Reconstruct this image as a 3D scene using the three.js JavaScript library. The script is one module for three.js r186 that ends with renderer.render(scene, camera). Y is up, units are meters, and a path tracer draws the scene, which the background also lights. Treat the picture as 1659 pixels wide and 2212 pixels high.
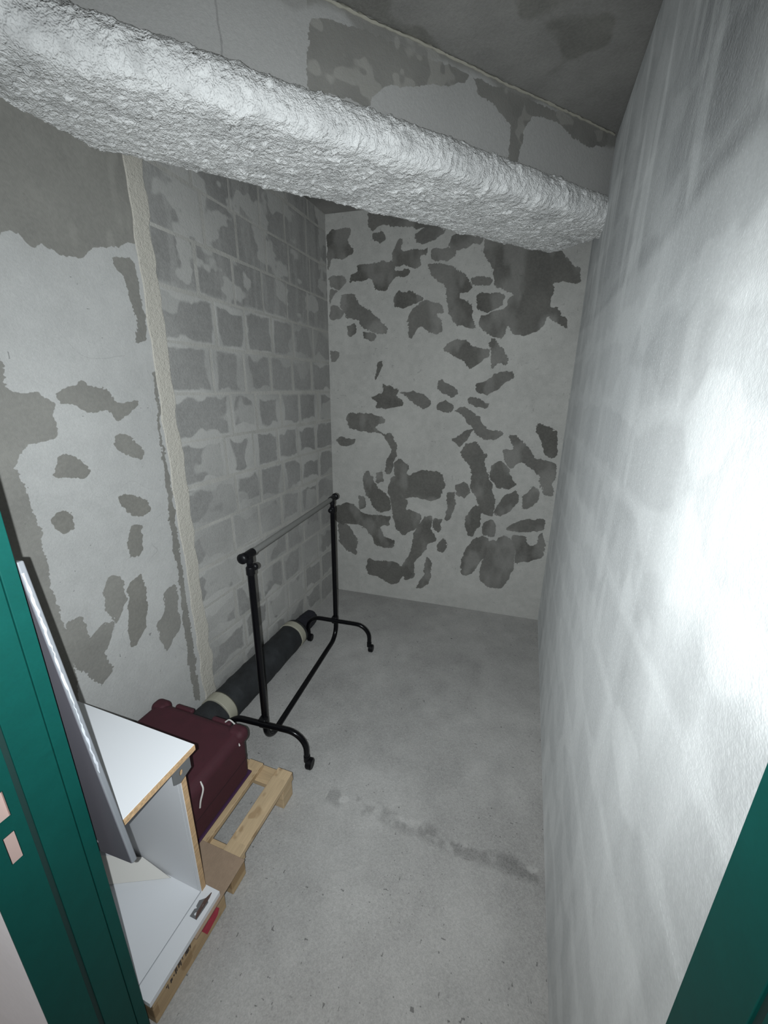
import * as THREE from 'three';
import { RoundedBoxGeometry } from 'three/addons/geometries/RoundedBoxGeometry.js';
import { RectAreaLightUniformsLib } from 'three/addons/lights/RectAreaLightUniformsLib.js';
import { mergeGeometries, mergeVertices } from 'three/addons/utils/BufferGeometryUtils.js';

// ---------------------------------------------------------------- camera, light, exposure
const scene = new THREE.Scene();
scene.background = new THREE.Color(0x000000);
const EYE = new THREE.Vector3(0, 1.633, 0);
const camera = new THREE.PerspectiveCamera(104.46, 1659 / 2212, 0.02, 30);
{
  const right = new THREE.Vector3(0.9426, 0.0103, -0.3338), up = new THREE.Vector3(-0.1090, 0.9543, -0.2784), back = new THREE.Vector3(0.3156, 0.2988, 0.9006);
  camera.matrixAutoUpdate = true;
  camera.position.copy(EYE);
  camera.quaternion.setFromRotationMatrix(new THREE.Matrix4().makeBasis(right, up, back));
  camera.updateMatrixWorld(true);
  scene.add(camera);
}
const renderer = new THREE.WebGLRenderer({ antialias: true });
renderer.toneMapping = THREE.LinearToneMapping;
renderer.toneMappingExposure = 1.0;
renderer.shadowMap.enabled = true;
renderer.shadowMap.type = THREE.PCFSoftShadowMap;
RectAreaLightUniformsLib.init();

// the phone's flash: its shadows fall just right of each edge, and above it, so it sits a few centimetres left of the lens and lower
const flash = new THREE.SpotLight(0xf3fbff, 10.0, 0, THREE.MathUtils.degToRad(73), 1.0, 2);
flash.position.set(-0.040, 1.613, 0.006);
flash.target.position.set(-0.040 - 0.3156 - 0.09 * 0.9426 - 0.05 * 0.109, 1.613 - 0.2988 - 0.09 * 0.0103 + 0.05 * 0.9543, 0.006 - 0.9006 + 0.09 * 0.3338 - 0.05 * 0.2784);
flash.castShadow = true; flash.shadow.radius = 0.15; flash.shadow.mapSize.set(2048, 2048); flash.shadow.camera.near = 0.05;
scene.add(flash, flash.target);
// the corridor lamp over the doorway (its fitting is built with the corridor below)
const LAMP = { x: -1.15, y: 2.44, z: 0.42, w: 0.5, d: 0.14, power: 50 };
const lampLight = new THREE.RectAreaLight(0xf4f2ee, LAMP.power, LAMP.w, LAMP.d);
lampLight.position.set(LAMP.x, LAMP.y - 0.075, LAMP.z);
lampLight.lookAt(LAMP.x, 0, LAMP.z);
scene.add(lampLight);

// ---------------------------------------------------------------- helpers
let seed = 20240607;
const rnd = () => { seed = (seed * 1664525 + 1013904223) >>> 0; return seed / 4294967296; };
const rr = (a, b) => a + (b - a) * rnd();
const NT = 256, NZ = new Float32Array(NT * NT); for (let i = 0; i < NT * NT; i++) NZ[i] = rnd();
function noise(x, y) {
  const xi = Math.floor(x), yi = Math.floor(y); let fx = x - xi, fy = y - yi;
  fx = fx * fx * (3 - 2 * fx); fy = fy * fy * (3 - 2 * fy);
  const x0 = xi & 255, x1 = (xi + 1) & 255, y0 = (yi & 255) * NT, y1 = ((yi + 1) & 255) * NT;
  const a = NZ[y0 + x0], b = NZ[y0 + x1], c = NZ[y1 + x0], d = NZ[y1 + x1];
  return a + (b - a) * fx + (c - a + (a - b - c + d) * fx) * fy;
}
function fbm(x, y, o = 4) { let s = 0, a = 0.5, t = 0; for (let i = 0; i < o; i++) { s += a * noise(x + i * 17.3, y + i * 31.7); t += a; x *= 2.03; y *= 2.03; a *= 0.5; } return s / t; }
const clamp = (v, a = 0, b = 1) => (v < a ? a : v > b ? b : v);
const sst = (a, b, v) => { const t = clamp((v - a) / (b - a)); return t * t * (3 - 2 * t); };
const mix = (a, b, t) => a + (b - a) * t;
const toS = new Uint8Array(4097); for (let i = 0; i <= 4096; i++) { const c = i / 4096; toS[i] = Math.round(255 * (c <= 0.0031308 ? 12.92 * c : 1.055 * Math.pow(c, 1 / 2.4) - 0.055)); }
function paint(w, h, W, H, fn) {        // w x h pixels over W x H metres; fn(u, v, out) writes linear albedo
  const d = new Uint8Array(w * h * 4), o = [0, 0, 0];
  for (let j = 0; j < h; j++) for (let i = 0; i < w; i++) {
    fn((i + 0.5) / w * W, (j + 0.5) / h * H, o, i, j);
    const k = (j * w + i) * 4;
    d[k] = toS[Math.round(clamp(o[0]) * 4096)]; d[k + 1] = toS[Math.round(clamp(o[1]) * 4096)]; d[k + 2] = toS[Math.round(clamp(o[2]) * 4096)]; d[k + 3] = 255;
  }
  const t = new THREE.DataTexture(d, w, h); t.colorSpace = THREE.SRGBColorSpace; t.magFilter = THREE.LinearFilter; t.minFilter = THREE.LinearMipmapLinearFilter; t.generateMipmaps = true; t.needsUpdate = true;
  return t;
}
function maskOf(w, h, W, H, polys, u0, warp = 0.016, grow = 1) {   // ragged filled outlines, in millimetres (u, v pairs), u measured from u0
  const m = new Float32Array(w * h);
  polys.forEach((p, pi) => {
    const n = p.length / 2; let a0 = 1e9, a1 = -1e9, b0 = 1e9, b1 = -1e9;
    let Q = []; for (let i = 0; i < n; i++) Q.push([p[2 * i] / 1000 - u0, p[2 * i + 1] / 1000]);
    { let mx = 0, my = 0; for (const q of Q) { mx += q[0] / n; my += q[1] / n; } Q = Q.map(([x, y]) => [mx + (x - mx) * grow, my + (y - my) * grow]); }
    for (let c = 0; c < 2; c++) { const N2 = []; Q.forEach((a, i) => { const b = Q[(i + 1) % Q.length]; N2.push([a[0] * 0.86 + b[0] * 0.14, a[1] * 0.86 + b[1] * 0.14], [a[0] * 0.14 + b[0] * 0.86, a[1] * 0.14 + b[1] * 0.86]); }); Q = N2; }
    const X = [], Y = []; for (const [x, y] of Q) { X.push(x); Y.push(y); a0 = Math.min(a0, x); a1 = Math.max(a1, x); b0 = Math.min(b0, y); b1 = Math.max(b1, y); }
    const tone = 0.82 + 0.18 * NZ[(pi * 97 + 13) % 65536];
    const i0 = Math.max(0, Math.floor((a0 - 0.03) / W * w)), i1 = Math.min(w - 1, Math.ceil((a1 + 0.03) / W * w)), j0 = Math.max(0, Math.floor((b0 - 0.03) / H * h)), j1 = Math.min(h - 1, Math.ceil((b1 + 0.03) / H * h));
    for (let j = j0; j <= j1; j++) for (let i = i0; i <= i1; i++) {
      let x = (i + 0.5) / w * W, y = (j + 0.5) / h * H;
      const nx = fbm(x * 26 + 3, y * 26, 3) - 0.5, ny = fbm(x * 26 + 71, y * 26 + 40, 3) - 0.5, f = noise(x * 160, y * 160) - 0.5;
      x += nx * warp * 2 + f * 0.008; y += ny * warp * 2 + f * 0.006;
      let inside = false;
      for (let q = 0, r = X.length - 1; q < X.length; r = q++) if ((Y[q] > y) !== (Y[r] > y) && x < (X[r] - X[q]) * (y - Y[q]) / (Y[r] - Y[q]) + X[q]) inside = !inside;
      if (inside) { const k = j * w + i; m[k] = Math.max(m[k], tone); }
    }
  });
  return m;
}
const grainTex = (() => {            // fine relief, tiles over half a metre
  const N = 512, d = new Uint8Array(N * N * 4);
  for (let j = 0; j < N; j++) for (let i = 0; i < N; i++) {
    const x = i / 2, y = j / 2; const v = 0.45 * noise(x, y) + 0.35 * noise(x / 4, y / 4) + 0.2 * noise(x / 16, y / 16);
    const k = (j * N + i) * 4; d[k] = d[k + 1] = d[k + 2] = Math.round(clamp(v) * 255); d[k + 3] = 255;
  }
  const t = new THREE.DataTexture(d, N, N); t.magFilter = THREE.LinearFilter; t.wrapS = t.wrapT = THREE.RepeatWrapping; t.needsUpdate = true; return t;
})();
function grain(W, H, tile = 0.5) { const t = grainTex.clone(); t.repeat.set(W / tile, H / tile); t.needsUpdate = true; return t; }
const std = (o) => new THREE.MeshStandardMaterial(o);
const L = (r, g, b) => new THREE.Color().setRGB(r, g, b);
const used = {};
function numbered(n) { used[n] = (used[n] ?? -1) + 1; return used[n] ? n + '_' + String(used[n]).padStart(3, '0') : n; }
function shade(m) { m.castShadow = true; m.receiveShadow = true; return m; }
function part(name, geo, mat, parent, label) { const m = shade(new THREE.Mesh(geo, mat)); m.name = name; parent.add(m); if (label) m.userData.label = label; return m; }
function thing(name, label, category, pos = [0, 0, 0], turn = 0) { const g = new THREE.Group(); g.name = numbered(name); g.position.set(...pos); g.rotation.y = turn; g.userData = { label, category }; scene.add(g); return g; }
function structure(name, geo, mat) { const m = geo ? shade(new THREE.Mesh(geo, mat)) : new THREE.Group(); m.name = numbered(name); m.userData = { kind: 'structure' }; scene.add(m); return m; }
function box(x0, x1, y0, y1, z0, z1) { const g = new THREE.BoxGeometry(x1 - x0, y1 - y0, z1 - z0); g.translate((x0 + x1) / 2, (y0 + y1) / 2, (z0 + z1) / 2); return g; }
function rbox(x0, x1, y0, y1, z0, z1, r = 0.002, s = 2) { const g = new RoundedBoxGeometry(x1 - x0, y1 - y0, z1 - z0, s, r); g.translate((x0 + x1) / 2, (y0 + y1) / 2, (z0 + z1) / 2); return g; }
function setUV(g, f) { const p = g.attributes.position, n = g.attributes.normal, uv = new Float32Array(p.count * 2); for (let i = 0; i < p.count; i++) { const r = f(p.getX(i), p.getY(i), p.getZ(i), n.getX(i), n.getY(i), n.getZ(i)); uv[2 * i] = r[0]; uv[2 * i + 1] = r[1]; } g.setAttribute('uv', new THREE.BufferAttribute(uv, 2)); return g; }
const planar = (g, ax, u0, W, v0, H) => setUV(g, (x, y, z) => { const u = ax === 'x' ? x : ax === 'z' ? -z : x, v = ax === 'floor' ? -z : y; return [(u - u0) / W, (v - v0) / H]; });
const V = (x, y, z) => new THREE.Vector3(x, y, z);
function tube(pts, r, seg = 60, rad = 12, closed = false) { return new THREE.TubeGeometry(new THREE.CatmullRomCurve3(pts, closed, 'centripetal'), seg, r, rad, closed); }
function cyl(r0, r1, h, at, axis = 'y', n = 24) { const g = new THREE.CylinderGeometry(r0, r1, h, n); if (axis === 'x') g.rotateZ(Math.PI / 2); if (axis === 'z') g.rotateX(Math.PI / 2); g.translate(...at); return g; }
// a wall block: bevelled front face, sides running back into the mortar. local u along the wall, v up, w out of the wall
function blockGeo(u0, u1, v0, v1, depth, toWorld, uvOf, b = 0.006, sink = 0.0035) {
  const j = () => rr(-0.003, 0.003);
  const o = [[u0 + j(), v0 + j()], [u1 + j(), v0 + j()], [u1 + j(), v1 + j()], [u0 + j(), v1 + j()]];
  const cu = (u0 + u1) / 2, cv = (v0 + v1) / 2;
  const f = o.map(([u, v]) => [u + Math.sign(cu - u) * b, v + Math.sign(cv - v) * b, 0]);
  const m = o.map(([u, v]) => [u, v, -sink]);
  const k = o.map(([u, v]) => [u, v, -depth]);
  const pos = [], uv = [];
  const quad = (a, b2, c, d) => { for (const q of [a, b2, c, a, c, d]) { pos.push(...toWorld(...q)); uv.push(...uvOf(q[0], q[1])); } };
  quad(...f);
  for (let i = 0; i < 4; i++) { const n = (i + 1) % 4; quad(m[i], m[n], f[n], f[i]); quad(k[i], k[n], m[n], m[i]); }
  const g = new THREE.BufferGeometry(); g.setAttribute('position', new THREE.Float32BufferAttribute(pos, 3)); g.setAttribute('uv', new THREE.Float32BufferAttribute(uv, 2)); g.computeVertexNormals(); return g;
}

// ---------------------------------------------------------------- room shell
const XL = -1.38, XR = 0.232, HC = 2.70, ZF = -0.352, ZO = -0.20;      // left wall, right wall, ceiling, inner and outer face of the front wall
const ZBL = -2.72, ZBR = -2.81;
console.log('shell');
// floor
const FW = 2.0, FH = 2.8, FU = -1.5, FV = 0.15;
const floorTex = paint(1430, 2000, FW, FH, (u, v, o) => {
  const x = u + FU, z = -(v + FV);
  let a = 0.385 + (fbm(u * 2.1, v * 2.1, 4) - 0.5) * 0.20 + (fbm(u * 11, v * 11, 3) - 0.5) * 0.10 + (noise(u * 420, v * 420) - 0.5) * 0.10 + (noise(u * 170, v * 170) - 0.5) * 0.05;
  const band = Math.abs(-z - 1.09 - (fbm(x * 9, 4.4, 2) - 0.5) * 0.05);
  if (x > -0.62) a -= 0.11 * sst(0.048, 0.012, band) * sst(0.40, 0.60, fbm(x * 17, z * 17, 3));
  if (x > -0.6) a += 0.06 * sst(0.03, 0.01, band) * sst(0.62, 0.7, fbm(x * 20 + 9, z * 20, 2));
  const sp = noise(u * 75 + 5, v * 75); if (sp > 0.955) a -= 0.10 * (sp - 0.955) / 0.045 * sst(0.4, 0.7, fbm(u * 3, v * 3, 2) + 0.12);
  const sp2 = noise(u * 118 + 50, v * 118 + 9); if (sp2 > 0.955 && fbm(u * 4 + 8, v * 4, 2) > 0.42) a *= 0.45;
  a = clamp(a, 0.05, 0.8); o[0] = a * 1.0; o[1] = a * 0.975; o[2] = a * 0.94;
});
const floorMat = new THREE.MeshPhysicalMaterial({ map: floorTex, roughness: 0.9, sheen: 0.2, sheenRoughness: 0.75, sheenColor: L(0.8, 0.8, 0.79), bumpMap: grain(FW, FH), bumpScale: 0.0012 });
structure('floor', planar(box(-1.5, 0.5, -0.15, 0, -2.95, -0.2), 'floor', FU, FW, FV, FH), floorMat);

// back wall, a few degrees out of square; light skim coat with dark bare patches
const backPolys = [[307,2687,406,2668,573,2637,736,2592,676,2570,575,2579,472,2593,380,2611,341,2576,314,2617],[334,2566,400,2566,407,2533,374,2508,321,2528],[607,2550,725,2582,794,2545,728,2513,660,2492,609,2501],[837,2526,921,2519,1006,2492,997,2462,926,2456,867,2434,817,2464],[1023,2501,1124,2462,1130,2395,1117,2290,1075,2367,1030,2412],[1124,2457,1421,2385,1555,2265,1563,2213,1430,2231,1438,2167,1413,2104,1469,2101,1536,2012,1528,1991,1467,2025,1418,2060,1402,2005,1325,1968,1255,1964,1208,2022,1195,1965,1173,1943,1109,1979,1044,2027,1065,2072,1123,2093,1193,2112,1201,2145,1233,2176,1173,2190,1117,2225,1111,2290],[1007,2176,1030,2197,1126,2192,1170,2163,1156,2130,1087,2094,1019,2102],[17,2597,178,2606,149,2530,190,2488,133,2446,40,2446,24,2389,10,2401],[455,2430,499,2520,525,2513,514,2459,668,2459,663,2427,625,2418,639,2373,595,2359,542,2385,476,2384],[231,2393,382,2401,489,2394,450,2351,556,2356,563,2328,517,2308,464,2316,411,2250,342,2253,328,2324,244,2305,180,2303,181,2344,237,2352],[706,2446,780,2456,854,2446,845,2398,759,2382,708,2396],[698,2348,735,2362,836,2345,913,2302,973,2227,944,2201,895,2198,897,2169,961,2144,982,2103,972,2075,996,2005,881,2032,838,2103,828,2172,805,2241,739,2290],[969,2282,1022,2290,1084,2260,1063,2234,972,2244],[15,2341,102,2343,138,2311,86,2266,28,2281],[20,2263,78,2254,33,2195,17,2171],[24,2158,69,2163,119,2123,97,2093,14,2077],[114,2222,208,2218,215,2175,286,2124,385,2059,420,2015,414,1984,343,1986,257,2026,221,2077,148,2085,106,2167],[147,2041,199,2046,205,1989,161,1965,139,1991],[256,2001,350,1973,329,1936,271,1956],[473,2188,499,2222,586,2224,667,2174,615,2153,535,2132,480,2146],[578,2065,603,2112,680,2167,786,2128,794,2093,749,2083,790,2046,787,1987,721,1977,673,2020,640,2003,608,1949,580,1980],[15,1876,76,1869,67,1822,13,1810],[818,1890,887,1931,938,1930,1005,1881,1093,1880,1103,1838,1062,1808,989,1760,960,1803,893,1840,826,1866],[1098,1898,1119,1938,1167,1885,1215,1825,1214,1777,1163,1796,1140,1772,1120,1784,1127,1850],[344,1729,358,1801,394,1807,387,1755,351,1689],[1042,1661,1123,1680,1145,1723,1254,1741,1265,1699,1223,1680,1178,1631,1117,1605,1052,1610],[790,1671,823,1678,906,1634,921,1602,883,1582,827,1601,792,1626],[403,1656,520,1610,491,1583,550,1543,536,1516,449,1500,360,1491,367,1533,314,1573,411,1602],[534,1597,634,1611,719,1573,735,1533,701,1493,622,1531,578,1577],[791,1521,844,1549,906,1524,888,1484,834,1476,792,1495],[996,1571,1028,1584,1122,1541,1112,1509,1006,1532],[916,1478,967,1512,1035,1488,1093,1424,1123,1378,1215,1375,1230,1349,1168,1314,1115,1318,1059,1356,1015,1408,971,1460],[1044,1382,1021,1327,984,1271,958,1249,900,1302,966,1339],[136,1407,160,1451,222,1439,314,1448,420,1416,413,1388,345,1357,391,1316,452,1318,498,1248,499,1190,456,1039,417,1051,431,1142,461,1203,406,1316,221,1323,158,1350],[36,1256,77,1281,197,1264,156,1217,59,1220],[1449,1416,1556,1388,1585,1208,1508,1230,1487,1308,1450,1358],[1277,1325,1335,1321,1418,1252,1450,1201,1578,1168,1588,1088,1570,1032,1592,965,1527,973,1489,1081,1445,1133,1364,1169,1331,1112,1288,1150,1261,1231,1330,1248],[975,1201,1012,1259,1079,1269,1140,1183,1130,1140,1180,1031,1217,919,1215,786,1130,807,1093,923,1047,978,1067,1080,992,1160],[1185,1130,1234,1168,1291,1123,1310,1068,1354,1016,1305,983,1224,991,1184,1060],[501,1087,545,1134,607,1093,601,1019,638,1036,711,1071,829,1049,855,977,838,886,765,849,659,871,583,849,535,938,510,1012],[250,963,283,1035,331,984,363,909,443,852,468,760,396,720,323,778,266,885],[346,1016,401,1035,418,975,363,940],[472,979,533,999,552,862,600,819,586,755,648,761,703,719,667,635,575,560,510,618,491,762,458,854],[208,832,266,837,266,740,224,720],[12,716,166,764,249,690,348,683,461,694,446,611,381,604,414,524,496,517,481,448,349,448,298,545,231,605,61,586,19,650],[43,584,129,577,196,464,186,341,108,366,40,446],[888,906,944,918,952,805,914,709,884,714,901,801],[948,970,1017,1004,1050,934,1011,886,959,912],[1238,832,1284,924,1360,959,1391,919,1347,828,1270,784,1234,802],[1415,936,1460,1003,1506,992,1510,901,1458,846,1417,864],[1037,722,1085,833,1135,823,1138,702,1103,605,1059,615],[1152,703,1218,748,1251,699,1244,621,1172,628],[1322,676,1383,743,1487,769,1564,777,1573,704,1444,675],[1367,636,1466,655,1481,581,1541,588,1532,662,1564,674,1597,511,1415,439,1403,548],[1023,385,1065,521,1160,611,1204,585,1200,474,1137,352,1082,294,1044,297],[1169,323,1201,458,1207,554,1314,614,1380,576,1399,389,1336,233,1265,222,1188,260],[281,247,298,311,400,299,516,315,583,255,536,142,469,122,367,170,298,177],[668,603,727,690,787,712,777,599,833,541,766,500,737,430,662,335,681,234,601,187,566,287,628,399,657,486],[795,697,869,712,852,608,806,626],[842,509,885,563,918,503,891,450,845,452],[743,295,771,384,803,355,802,200,734,119,693,131,746,227]];
const BW = 1.64, BH = 2.7;
const backDark = maskOf(1024, 1686, BW, BH, backPolys, 0, 0.014, 1.09);
const backTex = paint(1024, 1686, BW, BH, (u, v, o, i, j) => {
  const m = backDark[j * 1024 + i];
  let a = 0.44 + (fbm(u * 3, v * 3, 4) - 0.5) * 0.12 + (fbm(u * 30, v * 30, 3) - 0.5) * 0.08 + (noise(u * 300, v * 300) - 0.5) * 0.05;
  const fl = noise(u * 90 + 20, v * 90); if (fl > 0.93 && fbm(u * 5, v * 5 + 3, 2) > 0.5) a -= 0.09;
  const b = 0.108 + (fbm(u * 8 + 4, v * 8, 3) - 0.5) * 0.06 + (noise(u * 120, v * 120) - 0.5) * 0.03;
  const thin = sst(0.5, 0.75, fbm(u * 9 + 40, v * 5, 3)) * 0.25;
  const t = m * (1 - thin);
  o[0] = mix(a, b, t); o[1] = mix(a * 0.985, b * 0.965, t); o[2] = mix(a * 0.93, b * 0.87, t);
});
{
  const g = planar(box(-0.12, BW + 0.05, 0, HC, -0.2, 0), 'x', 0, BW, 0, BH);
  const m = structure('wall_back', g, std({ map: backTex, roughness: 0.95, bumpMap: grain(BW, BH), bumpScale: 0.0014 }));
  m.position.set(XL, 0, ZBL); m.rotation.y = Math.atan2(ZBL - ZBR, XR - XL);
}

// left wall: poured concrete panel, a mortar strip, then block work
const wallLeft = structure('wall_left');
const leftPolys = [[786,2414,1397,2795,1255,2116,1183,2089,1134,2078,1078,2056,1041,2016,1008,2016,975,2010,924,2021,893,2007,876,2026,850,2028,817,2011,680,1979],[1141,2039,1218,2058,1227,1971,1230,1796,1181,1780,1190,1872,1179,1906,1174,1987,1143,2010],[650,1685,748,1691,746,1605,814,1604,851,1572,843,1533,848,1500,833,1461,746,1452,725,1411,707,1401,723,1353,733,1255,730,1149,724,1008,726,896,733,737,710,561,439,801],[869,1610,948,1643,981,1630,1039,1616,1054,1572,1151,1581,1105,1532,1054,1512,1028,1544,977,1542,935,1548,913,1573,867,1571],[1026,1457,1074,1464,1133,1392,1117,1361,1074,1376,1022,1415],[805,1376,841,1426,897,1403,929,1346,882,1333,808,1359],[999,1243,1064,1235,1120,1177,1093,1139,1046,1145,1000,1202],[774,1221,798,1240,826,1232,837,1202,827,1174,795,1166,773,1185],[1014,1120,1067,1107,1049,989,999,1001,997,1056],[1200,1155,1234,1155,1230,1068,1189,1091],[874,915,904,962,943,944,957,854,900,773,874,816],[971,903,1036,919,1033,774,1006,688,946,635,928,667,950,800],[1111,793,1182,805,1162,658,1184,611,1083,519,1062,589,1055,668,1103,692],[727,870,792,874,792,768,845,797,894,786,829,677,846,597,798,566,768,619,733,702],[1230,1672,1243,1673,1223,1423,1233,1213,1221,888,1218,509,1211,149,1174,181,1182,532,1198,959,1210,1292,1216,1467]];
const CW = 1.10, CU = 0.2;
const leftDark = maskOf(832, 2048, CW, BH, leftPolys, CU, 0.012, 1.02);
const leftTex = paint(832, 2048, CW, BH, (u, v, o, i, j) => {
  const m = leftDark[j * 832 + i];
  let a = 0.44 + (fbm(u * 2.6, v * 2.6, 4) - 0.5) * 0.12 + (fbm(u * 25, v * 25, 3) - 0.5) * 0.05 + (noise(u * 260, v * 260) - 0.5) * 0.04;
  const sc = Math.abs(fbm(u * 5, v * 5 + 11, 2) - 0.5); if (sc < 0.0016 && fbm(u * 2.2 + 5, v * 2.2, 2) > 0.58) a -= 0.07;
  const pit = noise(u * 60, v * 60 + 7); if (pit > 0.985) a -= 0.2;
  const b = 0.195 + (fbm(u * 7 + 4, v * 7, 3) - 0.5) * 0.07 + (noise(u * 150, v * 150) - 0.5) * 0.03 + 0.05 * sst(0.55, 0.7, fbm(u * 16, v * 5 + 2, 3)) * sst(1.95, 2.15, v);
  o[0] = mix(a, b, m); o[1] = mix(a * 0.995, b * 0.965, m); o[2] = mix(a * 0.965, b * 0.86, m);
});
const leftMat = std({ map: leftTex, roughness: 0.93, bumpMap: grain(CW, BH), bumpScale: 0.0008 });
part('concrete_panel', planar(box(-1.6, XL, 0, HC, -1.262, ZF), 'z', CU, CW, 0, BH), leftMat, wallLeft, 'pale concrete with dark bare patches');
{ // mortar strip with uneven edges
  const s = new THREE.Shape(), e0 = (y) => 1.243 + (fbm(y * 14, 2.2, 3) - 0.5) * 0.022, e1 = (y) => 1.312 + (fbm(y * 12, 9.2, 3) - 0.5) * 0.035;
  const N = 90; for (let i = 0; i <= N; i++) { const y = i / N * HC; i ? s.lineTo(e0(y), y) : s.moveTo(e0(y), y); } for (let i = N; i >= 0; i--) { const y = i / N * HC; s.lineTo(e1(y), y); }
  const g = new THREE.ExtrudeGeometry(s, { depth: 0.05, bevelEnabled: true, bevelThickness: 0.003, bevelSize: 0.003, bevelSegments: 2 });
  g.rotateY(Math.PI / 2); g.translate(XL - 0.05 + 0.001, 0, 0);
  setUV(g, (x, y, z) => [-z, y]);
  const t = grainTex.clone(); t.repeat.set(2, 2); t.needsUpdate = true;
  part('mortar_strip', g, std({ color: L(0.50, 0.475, 0.42), roughness: 0.97, bumpMap: t, bumpScale: 0.004 }), wallLeft, 'rough beige mortar strip');
}
const KU = 1.28, KW = 1.50;
const rowJoints = []; for (let r = 0; r < 14; r++) { const o = [0.0, 0.03, -0.02, 0.06, 0.02, 0.075, 0.03, 0.10, 0.0, 0.05, -0.03, 0.04, 0.0, 0.05][r]; rowJoints.push([1.55 + o, 1.775 + o * 0.7, 2.0 + o * 0.8, 2.225 + o * 0.6, 2.46 + o * 0.7]); }
const blockTex = paint(1130, 2034, KW, BH, (u, v, o) => {
  const zz = u + KU, row = Math.min(13, Math.floor(v / 0.2));
  const d = Math.min(v - row * 0.2, (row + 1) * 0.2 - v);
  let dv = 1; for (const q of rowJoints[row]) dv = Math.min(dv, Math.abs(zz - q));
  const w1 = fbm(zz * 7, v * 7, 3), w2 = fbm(zz * 4 + 30, v * 4, 3), st = fbm(zz * 22, v * 3.2, 3), fine = (noise(zz * 70, v * 70) - 0.5) * 0.006;
  const e1 = 0.016 + 0.13 * Math.max(0, w1 - 0.44) + fine, e2 = 0.018 + 0.16 * Math.max(0, w2 - 0.44) + fine;
  let sm = Math.max(sst(e1 + 0.006, e1 - 0.006, d), 0.9 * sst(e2 + 0.007, e2 - 0.007, dv));
  sm = Math.max(sm, 0.65 * sst(0.555, 0.585, fbm(zz * 3.4 + 11, v * 3.4 + 5, 4)));
  sm *= 0.45 + 0.55 * sst(0.3, 0.6, fbm(zz * 3 + 60, v * 3, 3));
  const top = sst(1.99, 2.03, v + (w1 - 0.5) * 0.06);
  sm = mix(sm, Math.max(0.3 * sst(0.45, 0.7, st), 0.85 * sst(0.60, 0.66, fbm(zz * 6, v * 7 + 2, 4))), top);
  const b = 0.285 + (fbm(zz * 3.3, v * 3.3, 3) - 0.5) * 0.12 + (noise(zz * 190, v * 190) - 0.5) * 0.05 + (noise(zz * 60, v * 60) - 0.5) * 0.03;
  const a = 0.455 + (fbm(zz * 12, v * 12, 3) - 0.5) * 0.06 + (noise(zz * 190, v * 190) - 0.5) * 0.03;
  o[0] = mix(b, a, sm); o[1] = mix(b * 0.985, a * 0.985, sm); o[2] = mix(b * 0.945, a * 0.94, sm);
});
const blockMat = std({ map: blockTex, roughness: 0.96, bumpMap: grain(KW, BH, 0.35), bumpScale: 0.0014 });
const bedTexL = paint(512, 928, KW, BH, (u, v, o) => { const a = 0.42 + (fbm(u * 12, v * 12, 3) - 0.5) * 0.10 + (noise(u * 150, v * 150) - 0.5) * 0.05; o[0] = a; o[1] = a * 0.975; o[2] = a * 0.91; });
const bedMat = std({ map: bedTexL, roughness: 0.97, bumpMap: grain(KW, BH, 0.35), bumpScale: 0.002 });
part('mortar_bed', planar(box(-1.6, XL - 0.0006, 0, HC, -2.9, -1.262), 'z', KU, KW, 0, BH), bedMat, wallLeft);
for (let r = 0; r < 14; r++) {
  const js = [1.30, ...rowJoints[r], 2.80], v0 = r * 0.2 + 0.005, v1 = Math.min(HC, r * 0.2 + 0.195);
  for (let i = 0; i + 1 < js.length; i++) {
    const a = js[i] + 0.006, b = js[i + 1] - 0.006, w = rr(-0.0005, 0.0005); if (b - a < 0.04) continue;
    part('block', blockGeo(a, b, v0, v1, 0.06, (u, v, d) => [XL + w + d, v, -u], (u, v) => [(u - KU) / KW, v / BH], 0.006, 0.0008), blockMat, wallLeft);
  }
}

// right wall: block work under a thin wash of cement, courses of twenty centimetres
const wallRight = structure('wall_right');
const RU = 0.30, RW = 2.60;
const rightTex = paint(1660, 1724, RW, BH, (u, v, o) => {
  const zz = u + RU, row = Math.min(13, Math.floor(v / 0.2)), off = (row % 2) * 0.25;
  const d = Math.min(v - row * 0.2, (row + 1) * 0.2 - v), q = ((zz - 0.30 + off) % 0.5 + 0.5) % 0.5, dv = Math.min(q, 0.5 - q);
  const w1 = fbm(zz * 6, v * 6, 3), w2 = fbm(zz * 2.2 + 30, v * 2.2, 4), st = fbm(zz * 15, v * 2.4, 4), st2 = fbm(zz * 8 + 7, v * 1.3, 3);
  const e1 = 0.012 + 0.22 * Math.max(0, w1 - 0.46), e2 = 0.012 + 0.25 * Math.max(0, w2 - 0.45);
  const sm = Math.max(sst(e1 + 0.02, e1 - 0.01, d), 0.8 * sst(e2 + 0.02, e2 - 0.01, dv));
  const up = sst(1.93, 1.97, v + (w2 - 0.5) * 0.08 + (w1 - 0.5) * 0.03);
  const patch = sst(0.52, 0.60, fbm(zz * 1.9 + 5, v * 2.6 + 8, 4));
  let a = 0.38 + (w2 - 0.5) * 0.16 + (st - 0.5) * 0.14 + (st2 - 0.5) * 0.20 + 0.085 * sm + 0.07 * patch + (noise(zz * 230, v * 230) - 0.5) * 0.05;
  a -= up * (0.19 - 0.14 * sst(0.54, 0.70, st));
  o[0] = a * 0.985; o[1] = a; o[2] = a * 0.985;
});
const rightMat = new THREE.MeshPhysicalMaterial({ map: rightTex, roughness: 0.94, sheen: 0.55, sheenRoughness: 0.75, sheenColor: L(0.8, 0.82, 0.82), bumpMap: grain(RW, BH, 0.4), bumpScale: 0.0009 });
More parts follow.
